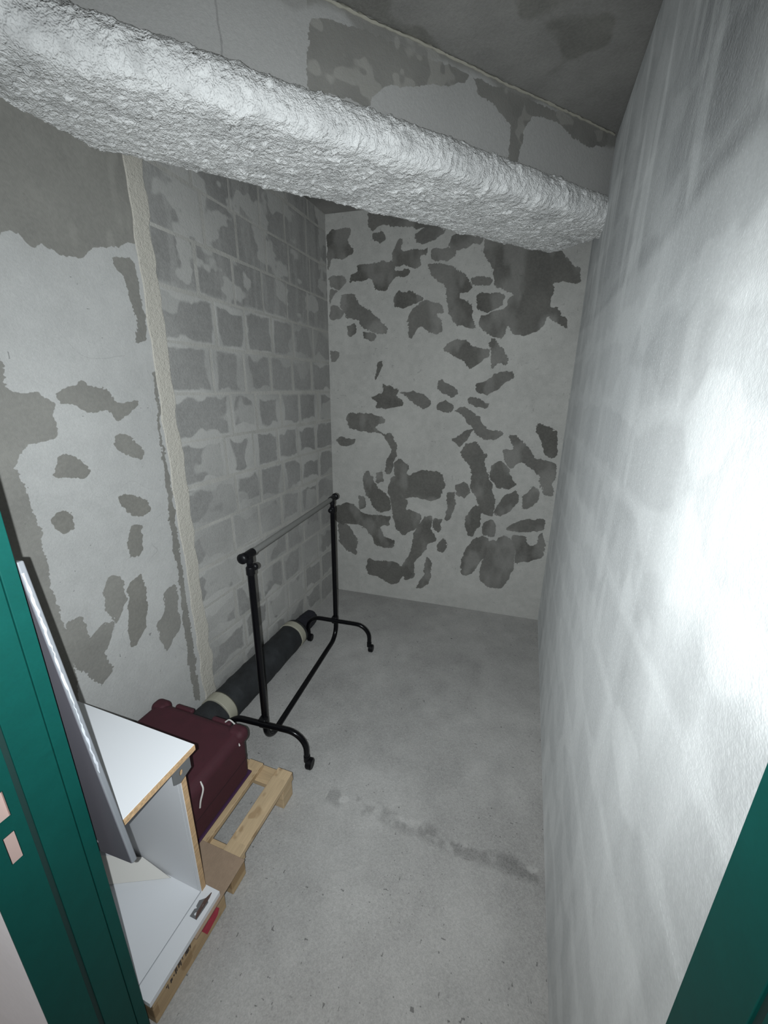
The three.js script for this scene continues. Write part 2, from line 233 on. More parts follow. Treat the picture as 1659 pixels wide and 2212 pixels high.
part('mortar_bed', planar(box(XR + 0.0002, 0.5, 0, 2.688, -2.95, ZF), 'z', RU, RW, 0, BH), rightMat, wallRight);
for (let r = 0; r < 14; r++) {
  const v0 = r * 0.2 + 0.003, v1 = Math.min(2.682, r * 0.2 + 0.197), off = (r % 2) * 0.25;
  for (let i = 0; i < 7; i++) {
    const a = Math.max(-ZF + 0.001, 0.30 - off + i * 0.5 + 0.004), b = Math.min(2.88, 0.30 - off + (i + 1) * 0.5 - 0.004), w = rr(-0.00015, 0.00015);
    if (b - a < 0.04) continue;
    part('block', blockGeo(a, b, v0, v1, 0.06, (u, v, d) => [XR + w - d, v, -u], (u, v) => [(u - RU) / RW, v / BH], 0.003, 0.0003), rightMat, wallRight);
  }
}

// ceiling
const ceilTex = paint(1024, 1365, 2.1, 2.8, (u, v, o) => {
  let a = 0.27 + (fbm(u * 2.4, v * 2.4, 4) - 0.5) * 0.16 + (fbm(u * 10, v * 10, 3) - 0.5) * 0.08 + (noise(u * 200, v * 200) - 0.5) * 0.04;
  const p = sst(0.54, 0.60, fbm(u * 3.1 + 14, v * 3.1 + 3, 4)); a -= 0.07 * p;
  o[0] = a; o[1] = a * 0.975; o[2] = a * (0.92 - 0.03 * p);
});
structure('ceiling', planar(box(-1.6, 0.5, HC, HC + 0.15, -2.95, ZO), 'floor', -1.6, 2.1, 0.15, 2.8), std({ map: ceilTex, roughness: 0.95, bumpMap: grain(2.1, 2.8), bumpScale: 0.001 }));

// diagonal upper wall standing on the beam, bare concrete with dark runs
const P0 = V(-0.66, 0, -1.393), DR = V(0.678, 0, -0.735);          // a point of its face, its direction in plan
const frame = (o) => { o.position.copy(P0); o.rotation.y = Math.atan2(-DR.z, DR.x); };  // local x along the beam, local z towards the door
const upperPolys = [[-25,2481,-87,2464,-75,2626,-15,2657,221,2666,502,2670,480,2641,364,2608,244,2568,161,2553,112,2483],[515,2673,713,2680,1254,2693,1268,2646,1126,2614,1016,2635,930,2651,822,2641,773,2577,761,2458,711,2448,712,2588,639,2611,557,2630]];
const UU = -1.15, UW = 2.5, UH = 0.32;
const upDark = maskOf(1600, 256, UW, UH, upperPolys.map((p) => p.map((q, i) => (i % 2 ? q - 2400 : q))), UU, 0.010);
const upTex = paint(1600, 256, UW, UH, (u, v, o, i, j) => {
  const m = upDark[j * 1600 + i], x = u + UU;
  let a = 0.38 + (fbm(u * 4, v * 4, 4) - 0.5) * 0.07 + (noise(u * 200, v * 200) - 0.5) * 0.03;
  if (Math.abs(x + 0.325 - (fbm(v * 20, 2, 2) - 0.5) * 0.01) < 0.0025 && v < 0.22) a -= 0.10;
  const b = 0.19 + (fbm(u * 9, v * 9, 3) - 0.5) * 0.10 + 0.08 * sst(0.66, 0.74, fbm(u * 22, v * 22, 2));
  const t = Math.max(m, 0.75 * sst(0.255, 0.28, v + (fbm(u * 7, 3, 2) - 0.5) * 0.07) * (x > -0.08 ? 1 : 0.5));
  o[0] = mix(a, b, t); o[1] = mix(a * 0.985, b * 0.97, t); o[2] = mix(a * 0.95, b * 0.88, t);
});
const wallDiagonal = structure('wall_diagonal'); frame(wallDiagonal);
part('face', planar(box(-1.22, 1.36, 2.42, HC, -0.2, 0), 'x', UU, UW, 2.4, UH), std({ map: upTex, roughness: 0.94, bumpMap: grain(UW, UH), bumpScale: 0.001 }), wallDiagonal);
{ // pale mortar bead along the ceiling
  const pts = []; for (let i = 0; i <= 60; i++) { const x = -0.6 + i / 60 * 1.9; pts.push(V(x, HC - 0.006 + (fbm(x * 9, 1, 2) - 0.5) * 0.008, 0.001)); }
  const g = tube(pts, 0.0045, 260, 6); const p = g.attributes.position; for (let i = 0; i < p.count; i++) { const k = 0.004 * (fbm(p.getX(i) * 60, p.getY(i) * 300, 2) - 0.5); p.setY(i, p.getY(i) + k); p.setZ(i, p.getZ(i) + k); } g.computeVertexNormals();
  part('mortar_bead', g, std({ color: L(0.36, 0.345, 0.29), roughness: 1 }), wallDiagonal);
}

// the sprayed beam
{
  const prof = [[-0.015, 2.485], [0.028, 2.462], [0.046, 2.43], [0.048, 2.395], [0.038, 2.368], [0.012, 2.353], [-0.05, 2.348], [-0.14, 2.346], [-0.24, 2.347], [-0.33, 2.350], [-0.385, 2.362], [-0.412, 2.395], [-0.415, 2.45], [-0.415, 2.70]];
  const c = new THREE.CatmullRomCurve3(prof.map(([s, y]) => V(s, y, 0)), false, 'centripetal');
  const M = 170, N = 520, x0 = -1.26, x1 = 1.39, pos = new Float32Array((M + 1) * (N + 1) * 3), col = new Float32Array((M + 1) * (N + 1) * 3), idx = [];
  const len = c.getLength();
  for (let j = 0; j <= M; j++) {
    const q = c.getPointAt(j / M), t = c.getTangentAt(j / M), w = j / M * len;
    for (let i = 0; i <= N; i++) {
      const x = mix(x0, x1, i / N);
      let d = (fbm(x * 9, w * 9, 3) - 0.5) * 0.012 + (fbm(x * 60 + 5, w * 60, 3) - 0.5) * 0.008 + (noise(x * 170, w * 170) - 0.5) * 0.0045;
      const lump = fbm(x * 34 + 60, w * 26 + 8, 3); d += 0.005 * sst(0.62, 0.80, lump);
      const sag = (fbm(x * 1.3, 3, 2) - 0.5) * 0.02;
      const k = (j * (N + 1) + i) * 3; pos[k] = x;
      // outward normal of the profile (travelling front, bottom, back): (-t.y, t.x) turned outwards
      pos[k + 1] = q.y + sag * (q.y < 2.6 ? 1 : 0) + d * t.x; pos[k + 2] = q.x - d * t.y;
      const a = 0.80 + (fbm(x * 4 + 9, w * 4, 3) - 0.5) * 0.10 + 0.07 * sst(0.62, 0.75, lump) - 0.12 * sst(0.56, 0.66, fbm(x * 17, w * 17 + 4, 3));
      col[k] = a; col[k + 1] = a * 1.0; col[k + 2] = a * 0.985;
      if (i < N && j < M) { const p = j * (N + 1) + i; idx.push(p, p + 1, p + N + 1, p + 1, p + N + 2, p + N + 1); }
    }
  }
  const uvb = new Float32Array((M + 1) * (N + 1) * 2); for (let j = 0; j <= M; j++) for (let i = 0; i <= N; i++) { uvb[(j * (N + 1) + i) * 2] = mix(x0, x1, i / N); uvb[(j * (N + 1) + i) * 2 + 1] = j / M * len; }
  const g = new THREE.BufferGeometry(); g.setAttribute('position', new THREE.BufferAttribute(pos, 3)); g.setAttribute('color', new THREE.BufferAttribute(col, 3)); g.setAttribute('uv', new THREE.BufferAttribute(uvb, 2)); g.setIndex(idx); g.computeVertexNormals();
  const m = shade(new THREE.Mesh(g, std({ vertexColors: true, roughness: 1, side: THREE.DoubleSide, bumpMap: grain(1, 1, 0.6), bumpScale: 0.007 }))); m.name = 'ceiling_beam'; frame(m);
  m.userData = { label: 'thick beam coated in rough white sprayed plaster, crossing below the ceiling', category: 'beam' }; scene.add(m);
}

// front wall around the doorway, and the corridor behind the camera
const plain = std({ color: L(0.42, 0.41, 0.39), roughness: 0.95 });
const corridorPaint = (() => { const t = paint(512, 512, 2, 2, (u, v, o) => { const a = 0.82 + (fbm(u * 5, v * 5, 4) - 0.5) * 0.10 + (noise(u * 120, v * 120) - 0.5) * 0.03; o[0] = a; o[1] = a * 0.97; o[2] = a * 0.985; }); t.wrapS = t.wrapT = THREE.RepeatWrapping; return std({ map: t, roughness: 0.8 }); })();
const XJ = -0.75, XK = 0.223, HD = 2.06;                 // left and right faces of the door lining, its clear height
const wallFront = structure('wall_front');
for (const b of [[-2.4, XJ - 0.045, 0, HC], [XK + 0.045, 1.6, 0, HC], [XJ - 0.045, XK + 0.045, HD + 0.045, HC]]) {
  part('masonry', box(b[0], b[1], b[2], b[3], ZF + 0.002, ZO - 0.014), plain, wallFront);
  part('corridor_plaster', setUV(box(b[0] === XJ - 0.045 ? XJ - 0.0032 : b[0] === XK + 0.045 ? XK + 0.0445 : b[0], b[1] === XJ - 0.045 ? XJ - 0.0032 : b[1], b[2], b[3], ZO - 0.014, ZO), (x, y) => [x / 2, y / 2]), corridorPaint, wallFront, 'pale painted plaster');
}
structure('floor', box(-2.4, 1.6, -0.15, 0, ZO, 1.6), std({ color: L(0.42, 0.41, 0.40), roughness: 0.9 }));
structure('ceiling', box(-2.4, 1.6, 2.5, 2.65, ZO, 1.6), std({ color: L(0.55, 0.55, 0.53), roughness: 0.95 }));
structure('wall_corridor', box(-2.4, 1.6, 0, 2.5, 1.45, 1.6), corridorPaint);
structure('wall_corridor_end', box(-2.55, -2.4, 0, 2.5, ZO, 1.6), corridorPaint);
structure('wall_corridor_end', box(1.6, 1.75, 0, 2.5, ZO, 1.6), corridorPaint);
{
  const t = thing('corridor_lamp', 'white rectangular ceiling lamp in the corridor outside the doorway', 'lamp', [LAMP.x, LAMP.y, LAMP.z]);
  part('housing', rbox(-LAMP.w / 2 - 0.02, LAMP.w / 2 + 0.02, -0.02, 0.06, -LAMP.d / 2 - 0.02, LAMP.d / 2 + 0.02, 0.008), std({ color: L(0.7, 0.7, 0.7), roughness: 0.5 }), t);
  part('diffuser', rbox(-LAMP.w / 2, LAMP.w / 2, -0.06, -0.02, -LAMP.d / 2, LAMP.d / 2, 0.01), std({ color: L(0.8, 0.8, 0.8), emissive: L(1, 0.99, 0.96), emissiveIntensity: 1.5, roughness: 0.6 }), t);
}

// green steel door lining
console.log('door');
const greenTex = paint(256, 256, 0.5, 0.5, (u, v, o) => { const a = 1 + (fbm(u * 30, v * 30, 3) - 0.5) * 0.16 + (noise(u * 400, v * 400) - 0.5) * 0.10; o[0] = 0.002 * a; o[1] = 0.056 * a; o[2] = 0.047 * a; }); greenTex.wrapS = greenTex.wrapT = THREE.RepeatWrapping;
const phys = (o) => new THREE.MeshPhysicalMaterial(o);
const green = phys({ map: greenTex, roughness: 0.55, specularIntensity: 0.35 });
const sealMat = std({ color: L(0.003, 0.024, 0.021), roughness: 0.7 });
const door = structure('door_1');
{
  const holes = [[0.2345, 0.2515, 0.936, 0.992], [0.2315, 0.2485, 0.842, 0.906]];
  const uvg = (g) => setUV(g, (x, y, z) => [(-z + x) * 2, y * 2]);
  const j1 = new THREE.Group(); j1.name = 'jamb'; door.add(j1);
  // striker leaf with two keeper slots
  const s = new THREE.Shape(); s.moveTo(0.2, 0); s.lineTo(0.266, 0); s.lineTo(0.266, HD); s.lineTo(0.2, HD);
  for (const [a, b, c, d] of holes) { const h = new THREE.Path(); h.moveTo(a, c); h.lineTo(a, d); h.lineTo(b, d); h.lineTo(b, c); s.holes.push(h); }
  const g = new THREE.ExtrudeGeometry(s, { depth: 0.003, bevelEnabled: false }); g.rotateY(Math.PI / 2); g.translate(XJ - 0.003, 0, 0);
  part('striker_leaf', uvg(g), green, j1);
  part('door_seal', box(XJ - 0.006, XJ - 0.003, 0, HD, -0.275, -0.266), sealMat, j1, 'dark rubber seal');
  part('stop_leaf', uvg(rbox(XJ - 0.012, XJ, 0, HD, -0.3292, -0.275, 0.001)), green, j1);
  part('return_leaf', uvg(rbox(XJ - 0.03, XJ, 0, HD, ZF - 0.002, -0.3308, 0.0015)), green, j1);
  // the masonry pocket seen through the slots
  const pocket = std({ color: L(0.50, 0.36, 0.32), roughness: 0.95 });
  part('backing', mergeGeometries([box(XJ - 0.045, XJ - 0.04, 0, HD, ZF, ZO - 0.015), box(XJ - 0.04, XJ - 0.006, 0, HD, -0.335, -0.262), box(XJ - 0.04, XJ - 0.0031, 0, 0.80, -0.262, ZO - 0.0145), box(XJ - 0.04, XJ - 0.0031, 1.03, HD, -0.262, ZO - 0.0145), box(XJ - 0.04, XJ - 0.0031, 0.80, 1.03, ZO - 0.020, ZO - 0.0145)]), pocket, j1, 'pinkish filling behind the slots');
  const j2 = new THREE.Group(); j2.name = 'jamb'; door.add(j2);
  part('striker_leaf', uvg(rbox(XK, XK + 0.044, 0, HD, -0.266, ZO, 0.001)), green, j2);
  part('door_seal', box(XK + 0.003, XK + 0.04, 0, HD, -0.275, -0.266), sealMat, j2, 'dark rubber seal');
  part('stop_leaf', uvg(rbox(XK, XK + 0.044, 0, HD, ZF, -0.275, 0.001)), green, j2);
  part('head', uvg(rbox(XJ - 0.045, XK + 0.045, HD, HD + 0.045, ZF, ZO, 0.001)), green, door);
}

// ---------------------------------------------------------------- things
console.log('things');
const woodTex = (r, g, b, k) => { const t = paint(256, 256, 0.25, 0.25, (u, v, o) => { const w = fbm(u * 90 + k, v * 7, 3), s = noise(u * 600, v * 40), q = sst(0.62, 0.72, fbm(u * 24 + k * 3, v * 18, 3)); const a = 1 + (w - 0.5) * 0.36 + (s - 0.5) * 0.10; o[0] = r * a * (1 - 0.25 * q); o[1] = g * a * (1 - 0.30 * q); o[2] = b * a * (1 - 0.36 * q); }); t.wrapS = t.wrapT = THREE.RepeatWrapping; return t; };
const woodZ = [0, 1, 2].map((k) => std({ map: woodTex(0.50 - k * 0.03, 0.37 - k * 0.03, 0.225 - k * 0.025, k * 5.3), roughness: 0.85 }));
const uvZ = (g) => setUV(g, (x, y, z, nx) => [(Math.abs(nx) > 0.5 ? y : x) * 4, -z * 4]);
const uvX = (g) => setUV(g, (x, y, z, nx, ny) => [(Math.abs(ny) > 0.5 ? z : y) * 4, x * 4]);

{ // pallet
  const t = thing('wooden_pallet', 'small wooden pallet on the floor under the suitcase and the white cabinet', 'pallet', [-0.98, 0, -0.71]);
  const at = (g) => { g.translate(0.98, 0, 0.71); return g; };
  const xs = [[-0.818, -0.750], [-0.953, -0.886], [-1.09, -1.02], [-1.225, -1.155]];
  xs.forEach(([a, b], i) => part('deck_board', at(uvZ(rbox(a, b, 0.105, 0.127, -1.042 + (i % 2) * 0.006, -0.368, 0.003))), woodZ[i % 3], t));
  for (const z of [-1.045, -0.742, -0.44]) {
    part('cross_board', at(uvX(rbox(-1.225, -0.752, 0.083, 0.105, z, z + 0.07, 0.002))), woodZ[1], t);
    for (const x of [-0.826, -1.02, -1.222]) part('block', at(uvX(rbox(x, x + 0.068, 0, 0.083, z + 0.001, z + 0.068, 0.003))), woodZ[z < -1 ? 0 : 2], t);
  }
  const side = part('side_board', at(uvZ(rbox(-0.775, -0.757, 0.002, 0.104, -0.64, -0.385, 0.003))), woodZ[2], t);
  const rt = paint(64, 64, 0.06, 0.06, (u, v, o) => { const a = 1 + (fbm(u * 150, v * 150, 3) - 0.5) * 0.5; o[0] = 0.42 * a; o[1] = 0.035 * a; o[2] = 0.06 * a; });
  const s = new THREE.Shape(); [[0.592, 0.094], [0.612, 0.045], [0.602, 0.030], [0.556, 0.022], [0.534, 0.086], [0.56, 0.09]].forEach(([a, b], i) => (i ? s.lineTo(a, b) : s.moveTo(a, b)));
  const g = new THREE.ExtrudeGeometry(s, { depth: 0.0012, bevelEnabled: false }); g.rotateY(Math.PI / 2); g.translate(-0.757, 0, 0); setUV(g, (x, y, z) => [(-z - 0.53) / 0.09, y / 0.09]);
  part('sticker', at(g), std({ map: rt, roughness: 0.7 }), side, 'torn red sticker');
  const ink = std({ color: L(0.055, 0.04, 0.035), roughness: 0.95 }), marks = [];
  for (let i = 0; i < 26; i++) { const z = -0.50 + i * 0.0035, h = rr(0.008, 0.024), y = 0.078 - 0.02 * (i / 26 - 0.5) + rr(-0.006, 0.004); if (i < 3 || rnd() > 0.35) { const b = box(-0.7572, -0.7564, y - h / 2, y + h / 2, z, z + rr(0.0016, 0.0034)); marks.push(b); } }
  part('stencil_mark', at(mergeGeometries(marks)), ink, side, 'smudged dark stencil print');
}
{ // brown sheet between pallet and cabinet
  const t = paint(256, 128, 0.4, 0.2, (u, v, o) => { const a = 1 + (fbm(u * 60, v * 60, 3) - 0.5) * 0.2 + (noise(u * 700, v * 200) - 0.5) * 0.12; o[0] = 0.30 * a; o[1] = 0.215 * a; o[2] = 0.15 * a; });
  const g = planar(rbox(-1.12, -0.727, 0.1272, 0.1312, -0.712, -0.50, 0.001), 'floor', -1.12, 0.4, 0.5, 0.22);
  const m = shade(new THREE.Mesh(g, std({ map: t, roughness: 0.95 }))); m.name = 'cardboard_sheet'; m.userData = { label: 'flat brown cardboard sheet lying on the pallet under the white cabinet', category: 'cardboard' }; scene.add(m);
}
{ // white cabinet carcass
  const t = thing('cabinet', 'open white melamine cabinet carcass with raw chipboard edges on the pallet', 'cabinet', [-1.0, 0.1312, -0.48]);
  const at = (g) => { g.translate(1.0, -0.1312, 0.48); return g; };
  const white = std({ color: L(0.70, 0.71, 0.73), roughness: 0.42 });
  const chip = (() => { const q = paint(256, 128, 0.3, 0.15, (u, v, o) => { const a = 1 + (noise(u * 300, v * 700) - 0.5) * 0.45 + (noise(u * 120, v * 260) - 0.5) * 0.3; o[0] = 0.50 * a; o[1] = 0.33 * a; o[2] = 0.18 * a; }); q.wrapS = q.wrapT = THREE.RepeatWrapping; return std({ map: q, roughness: 0.9 }); })();
  const top = part('top_panel', at(rbox(-1.30, -0.7435, 0.702, 0.720, -0.612, -0.3885, 0.0008)), white, t);
  part('edge', at(uvZ(box(-0.7435, -0.742, 0.7026, 0.7194, -0.6115, -0.389))), chip, top, 'raw chipboard edge');
  const side = part('side_panel', at(mergeGeometries([box(-1.282, -0.7995, 0.1495, 0.702, -0.603, -0.585), box(-0.798, -0.7865, 0.1495, 0.702, -0.603, -0.585), box(-0.81, -0.79, 0.1495, 0.702, -0.603, -0.591)])), white, t);
  part('edge', at(uvX(box(-0.7865, -0.785, 0.1495, 0.702, -0.6027, -0.5875))), chip, side, 'raw chipboard edge');
  part('bottom_panel', at(rbox(-1.282, -0.7905, 0.1312, 0.1492, -0.603, -0.357, 0.0008)), white, t);
  part('front_rail', at(rbox(-0.7875, -0.735, 0.1312, 0.1492, -0.606, -0.357, 0.0008)), white, t);
  part('back_panel', at(box(-1.300, -1.282, 0.1492, 0.702, -0.603, -0.3885)), white, t);
  part('low_side_panel', at(box(-1.282, -0.90, 0.1492, 0.598, -0.3885, -0.372)), white, t);
  const steel = std({ color: L(0.23, 0.235, 0.24), metalness: 0.6, roughness: 0.5 });
  { const s = new THREE.Shape(); [[0.537, 0.694], [0.537, 0.652], [0.556, 0.640], [0.594, 0.652], [0.594, 0.694]].forEach(([a, b], i) => (i ? s.lineTo(a, b) : s.moveTo(a, b)));
    const h = new THREE.Path(); h.absellipse(0.563, 0.668, 0.006, 0.009, 0, Math.PI * 2); s.holes.push(h);
    const g = new THREE.ExtrudeGeometry(s, { depth: 0.002, bevelEnabled: false }); g.rotateY(Math.PI / 2); g.translate(-0.749, 0.0075, 0); part('bracket', at(g), steel, top, 'grey steel bracket with a hole');
    part('bracket', at(box(-0.80, -0.747, 0.7000, 0.7018, -0.594, -0.537)), steel, top, 'grey steel bracket flange'); }
  { const s = new THREE.Shape(); [[-0.774, 0.527], [-0.749, 0.527], [-0.747, 0.571], [-0.757, 0.581], [-0.776, 0.566], [-0.774, 0.552], [-0.768, 0.549], [-0.774, 0.545]].forEach(([a, b], i) => (i ? s.lineTo(a, b) : s.moveTo(a, b)));
    const h = new THREE.Path(); h.absellipse(-0.762, 0.537, 0.004, 0.004, 0, Math.PI * 2); s.holes.push(h);
    const g = new THREE.ExtrudeGeometry(s, { depth: 0.0018, bevelEnabled: false }); g.rotateX(-Math.PI / 2); g.translate(0, 0.1492, 0); const hp = part('hinge', at(g), steel, t, 'grey steel hinge plate');
    const s2 = new THREE.Shape(); s2.moveTo(0.527, 0); s2.lineTo(0.533, 0.016); s2.lineTo(0.565, 0.020); s2.lineTo(0.592, 0.006); s2.lineTo(0.581, 0); const h2 = new THREE.Path(); h2.absellipse(0.556, 0.010, 0.006, 0.004, 0, Math.PI * 2); s2.holes.push(h2);
    const g2 = new THREE.ExtrudeGeometry(s2, { depth: 0.002, bevelEnabled: false }); g2.rotateY(Math.PI / 2); g2.translate(-0.753, 0.1508, 0); part('hinge_leaf', at(g2), std({ color: L(0.13, 0.075, 0.06), metalness: 0.3, roughness: 0.7 }), hp, 'rusty brown hinge leaf'); }
}
{ // loose board inside the cabinet
  const q = [[-0.902, 0.1505, -0.582], [-1.067, 0.1505, -0.504], [-1.143, 0.187, -0.538], [-1.015, 0.179, -0.584]].map((p) => V(...p));
  const n = V(0, 0, 0).crossVectors(q[1].clone().sub(q[0]), q[3].clone().sub(q[0])).normalize(); if (n.y < 0) n.negate();
  const lo = q, hi = q.map((p) => p.clone().addScaledVector(n, 0.008)), pos = [];
  const quad = (a, b, c, d) => { for (const v of [a, b, c, a, c, d]) pos.push(v.x, v.y, v.z); };
  quad(hi[3], hi[2], hi[1], hi[0]); quad(lo[0], lo[1], lo[2], lo[3]);
  for (let i = 0; i < 4; i++) { const k = (i + 1) % 4; quad(lo[k], lo[i], hi[i], hi[k]); }
  const g = new THREE.BufferGeometry(); g.setAttribute('position', new THREE.Float32BufferAttribute(pos, 3)); g.computeVertexNormals(); setUV(g, (x, y, z) => [x, z]);
  const m = shade(new THREE.Mesh(g, std({ color: L(0.62, 0.60, 0.56), roughness: 0.7, side: THREE.DoubleSide }))); m.name = 'loose_board'; m.userData = { label: 'small cream board lying tilted inside the open white cabinet', category: 'board' }; scene.add(m);
}
{ // tall grey panel wedged between the cabinet and the door lining
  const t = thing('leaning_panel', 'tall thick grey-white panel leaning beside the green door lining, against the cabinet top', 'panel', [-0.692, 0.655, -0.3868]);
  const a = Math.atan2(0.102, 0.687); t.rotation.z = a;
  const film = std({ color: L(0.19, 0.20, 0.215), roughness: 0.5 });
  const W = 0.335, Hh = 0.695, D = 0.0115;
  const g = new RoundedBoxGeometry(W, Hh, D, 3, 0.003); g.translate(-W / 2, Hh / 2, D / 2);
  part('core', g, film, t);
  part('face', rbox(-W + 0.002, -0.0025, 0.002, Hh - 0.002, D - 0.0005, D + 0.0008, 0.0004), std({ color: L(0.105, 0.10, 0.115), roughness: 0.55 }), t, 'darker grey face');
  const pts = []; const N = 46; // crumpled clear film gathered along the front arris
  const p = new THREE.PlaneGeometry(0.003, Hh * 0.62, 4, 240); const at = p.attributes.position;
  for (let i = 0; i < at.count; i++) { const u = at.getX(i), v = at.getY(i) + Hh * 0.66; at.setXYZ(i, 0.0004 + 0.0018 * fbm(v * 70, u * 200 + 3, 3), v, D - 0.003 + u * (0.3 + 1.4 * noise(v * 90, 8)) + 0.002 * (noise(v * 140, 4) - 0.5)); }
  p.computeVertexNormals(); part('film_fold', p, std({ color: L(0.48, 0.50, 0.54), roughness: 0.3, side: THREE.DoubleSide }), t, 'crumpled shiny plastic film');
  part('tape_tab', box(-0.125, -0.095, 0.03, 0.036, D, D + 0.0012), std({ color: L(0.6, 0.6, 0.6), roughness: 0.5 }), t, 'pale tape tab');
}
{ // burgundy suitcase lying flat
  const X0 = -1.352, X1 = -0.905, Y0 = 0.1272, Y1 = 0.360, Z0 = -0.985, Z1 = -0.628;
  const t = thing('suitcase', 'burgundy fabric suitcase lying flat on the pallet behind the white cabinet', 'suitcase', [(X0 + X1) / 2, Y0, (Z0 + Z1) / 2]);
  const cx = (X0 + X1) / 2, cz = (Z0 + Z1) / 2, w = X1 - X0, d = Z1 - Z0, hgt = Y1 - Y0;
  const ft = paint(256, 256, 0.2, 0.2, (u, v, o) => { const a = 1 + (noise(u * 900, v * 900) - 0.5) * 0.35 + (fbm(u * 25, v * 25, 3) - 0.5) * 0.3; o[0] = 0.050 * a; o[1] = 0.0085 * a; o[2] = 0.015 * a; }); ft.wrapS = ft.wrapT = THREE.RepeatWrapping;
  const fab = std({ map: ft, roughness: 0.75 }), dark = std({ color: L(0.02, 0.004, 0.008), roughness: 0.7 });
  const lump = (g, k) => { const p = g.attributes.position; for (let i = 0; i < p.count; i++) { const x = p.getX(i), y = p.getY(i), z = p.getZ(i); p.setY(i, y + (y > 0 ? 0.010 * Math.cos(x / w * 2.6) * Math.cos(z / d * 2.6) - 0.006 : 0) * k); } g.computeVertexNormals(); setUV(g, (x, y, z, nx, ny) => Math.abs(ny) > 0.6 ? [x * 5, z * 5] : [(x + z) * 5, y * 5]); return g; };
  part('body', lump(new RoundedBoxGeometry(w, hgt, d, 8, 0.034), 1).translate(0, hgt / 2 + 0.001, 0), fab, t);
  { const zs = new THREE.Shape(), zr = 0.034, zx = w / 2 + 0.0007, zz = d / 2 + 0.0007; zs.moveTo(-zx + zr, -zz); zs.lineTo(zx - zr, -zz); zs.absarc(zx - zr, -zz + zr, zr, -Math.PI / 2, 0); zs.lineTo(zx, zz - zr); zs.absarc(zx - zr, zz - zr, zr, 0, Math.PI / 2); zs.lineTo(-zx + zr, zz); zs.absarc(-zx + zr, zz - zr, zr, Math.PI / 2, Math.PI); zs.lineTo(-zx, -zz + zr); zs.absarc(-zx + zr, -zz + zr, zr, Math.PI, Math.PI * 1.5);
    const g = new THREE.ExtrudeGeometry(zs, { depth: 0.003, bevelEnabled: false }); g.rotateX(-Math.PI / 2); g.translate(0, hgt * 0.42, 0); part('zip', g, dark, t, 'dark zip line'); }
  part('base_trim', rbox(-w / 2 - 0.001, w / 2 + 0.001, 0.002, 0.010, -d / 2 - 0.001, d / 2 + 0.001, 0.004), std({ color: L(0.045, 0.014, 0.048), roughness: 0.6 }), t, 'purple plastic trim');
  for (const sx of [-1, 1]) { const g = new RoundedBoxGeometry(0.075, 0.06, 0.06, 5, 0.024); g.translate(sx * (w / 2 - 0.030), hgt - 0.026, -d / 2 + 0.020); part('corner_guard', g, fab, t, 'rounded corner guard'); }
  for (const x of [0.10, -0.09]) { const g = new RoundedBoxGeometry(0.09, 0.02, 0.02, 3, 0.008); g.translate(x, hgt - 0.018, -d / 2 - 0.002); part('foot', g, fab, t); }
  const pale = std({ color: L(0.55, 0.53, 0.50), roughness: 0.5 });
  part('piping', tube([V(w / 2 - 0.03, hgt - 0.012, -d / 2 + 0.052), V(w / 2 - 0.010, hgt - 0.022, -d / 2 + 0.050), V(w / 2 + 0.002, hgt - 0.042, -d / 2 + 0.05)], 0.003, 20, 8), pale, t, 'pale piping');
  part('piping', tube([V(w / 2 - 0.012, hgt - 0.014, d / 2 - 0.125), V(w / 2 + 0.004, hgt - 0.030, d / 2 - 0.118), V(w / 2 + 0.005, hgt - 0.065, d / 2 - 0.10), V(w / 2 + 0.003, hgt - 0.09, d / 2 - 0.095)], 0.003, 24, 8), pale, t, 'pale piping');
  part('piping', tube([V(w / 2 - 0.10, hgt - 0.006, -d / 2 + 0.004), V(w / 2 - 0.085, hgt + 0.004, -d / 2 - 0.002), V(w / 2 - 0.065, hgt - 0.002, -d / 2 - 0.001), V(w / 2 - 0.05, hgt - 0.008, -d / 2 + 0.004)], 0.003, 24, 8), pale, t, 'pale piping');
}
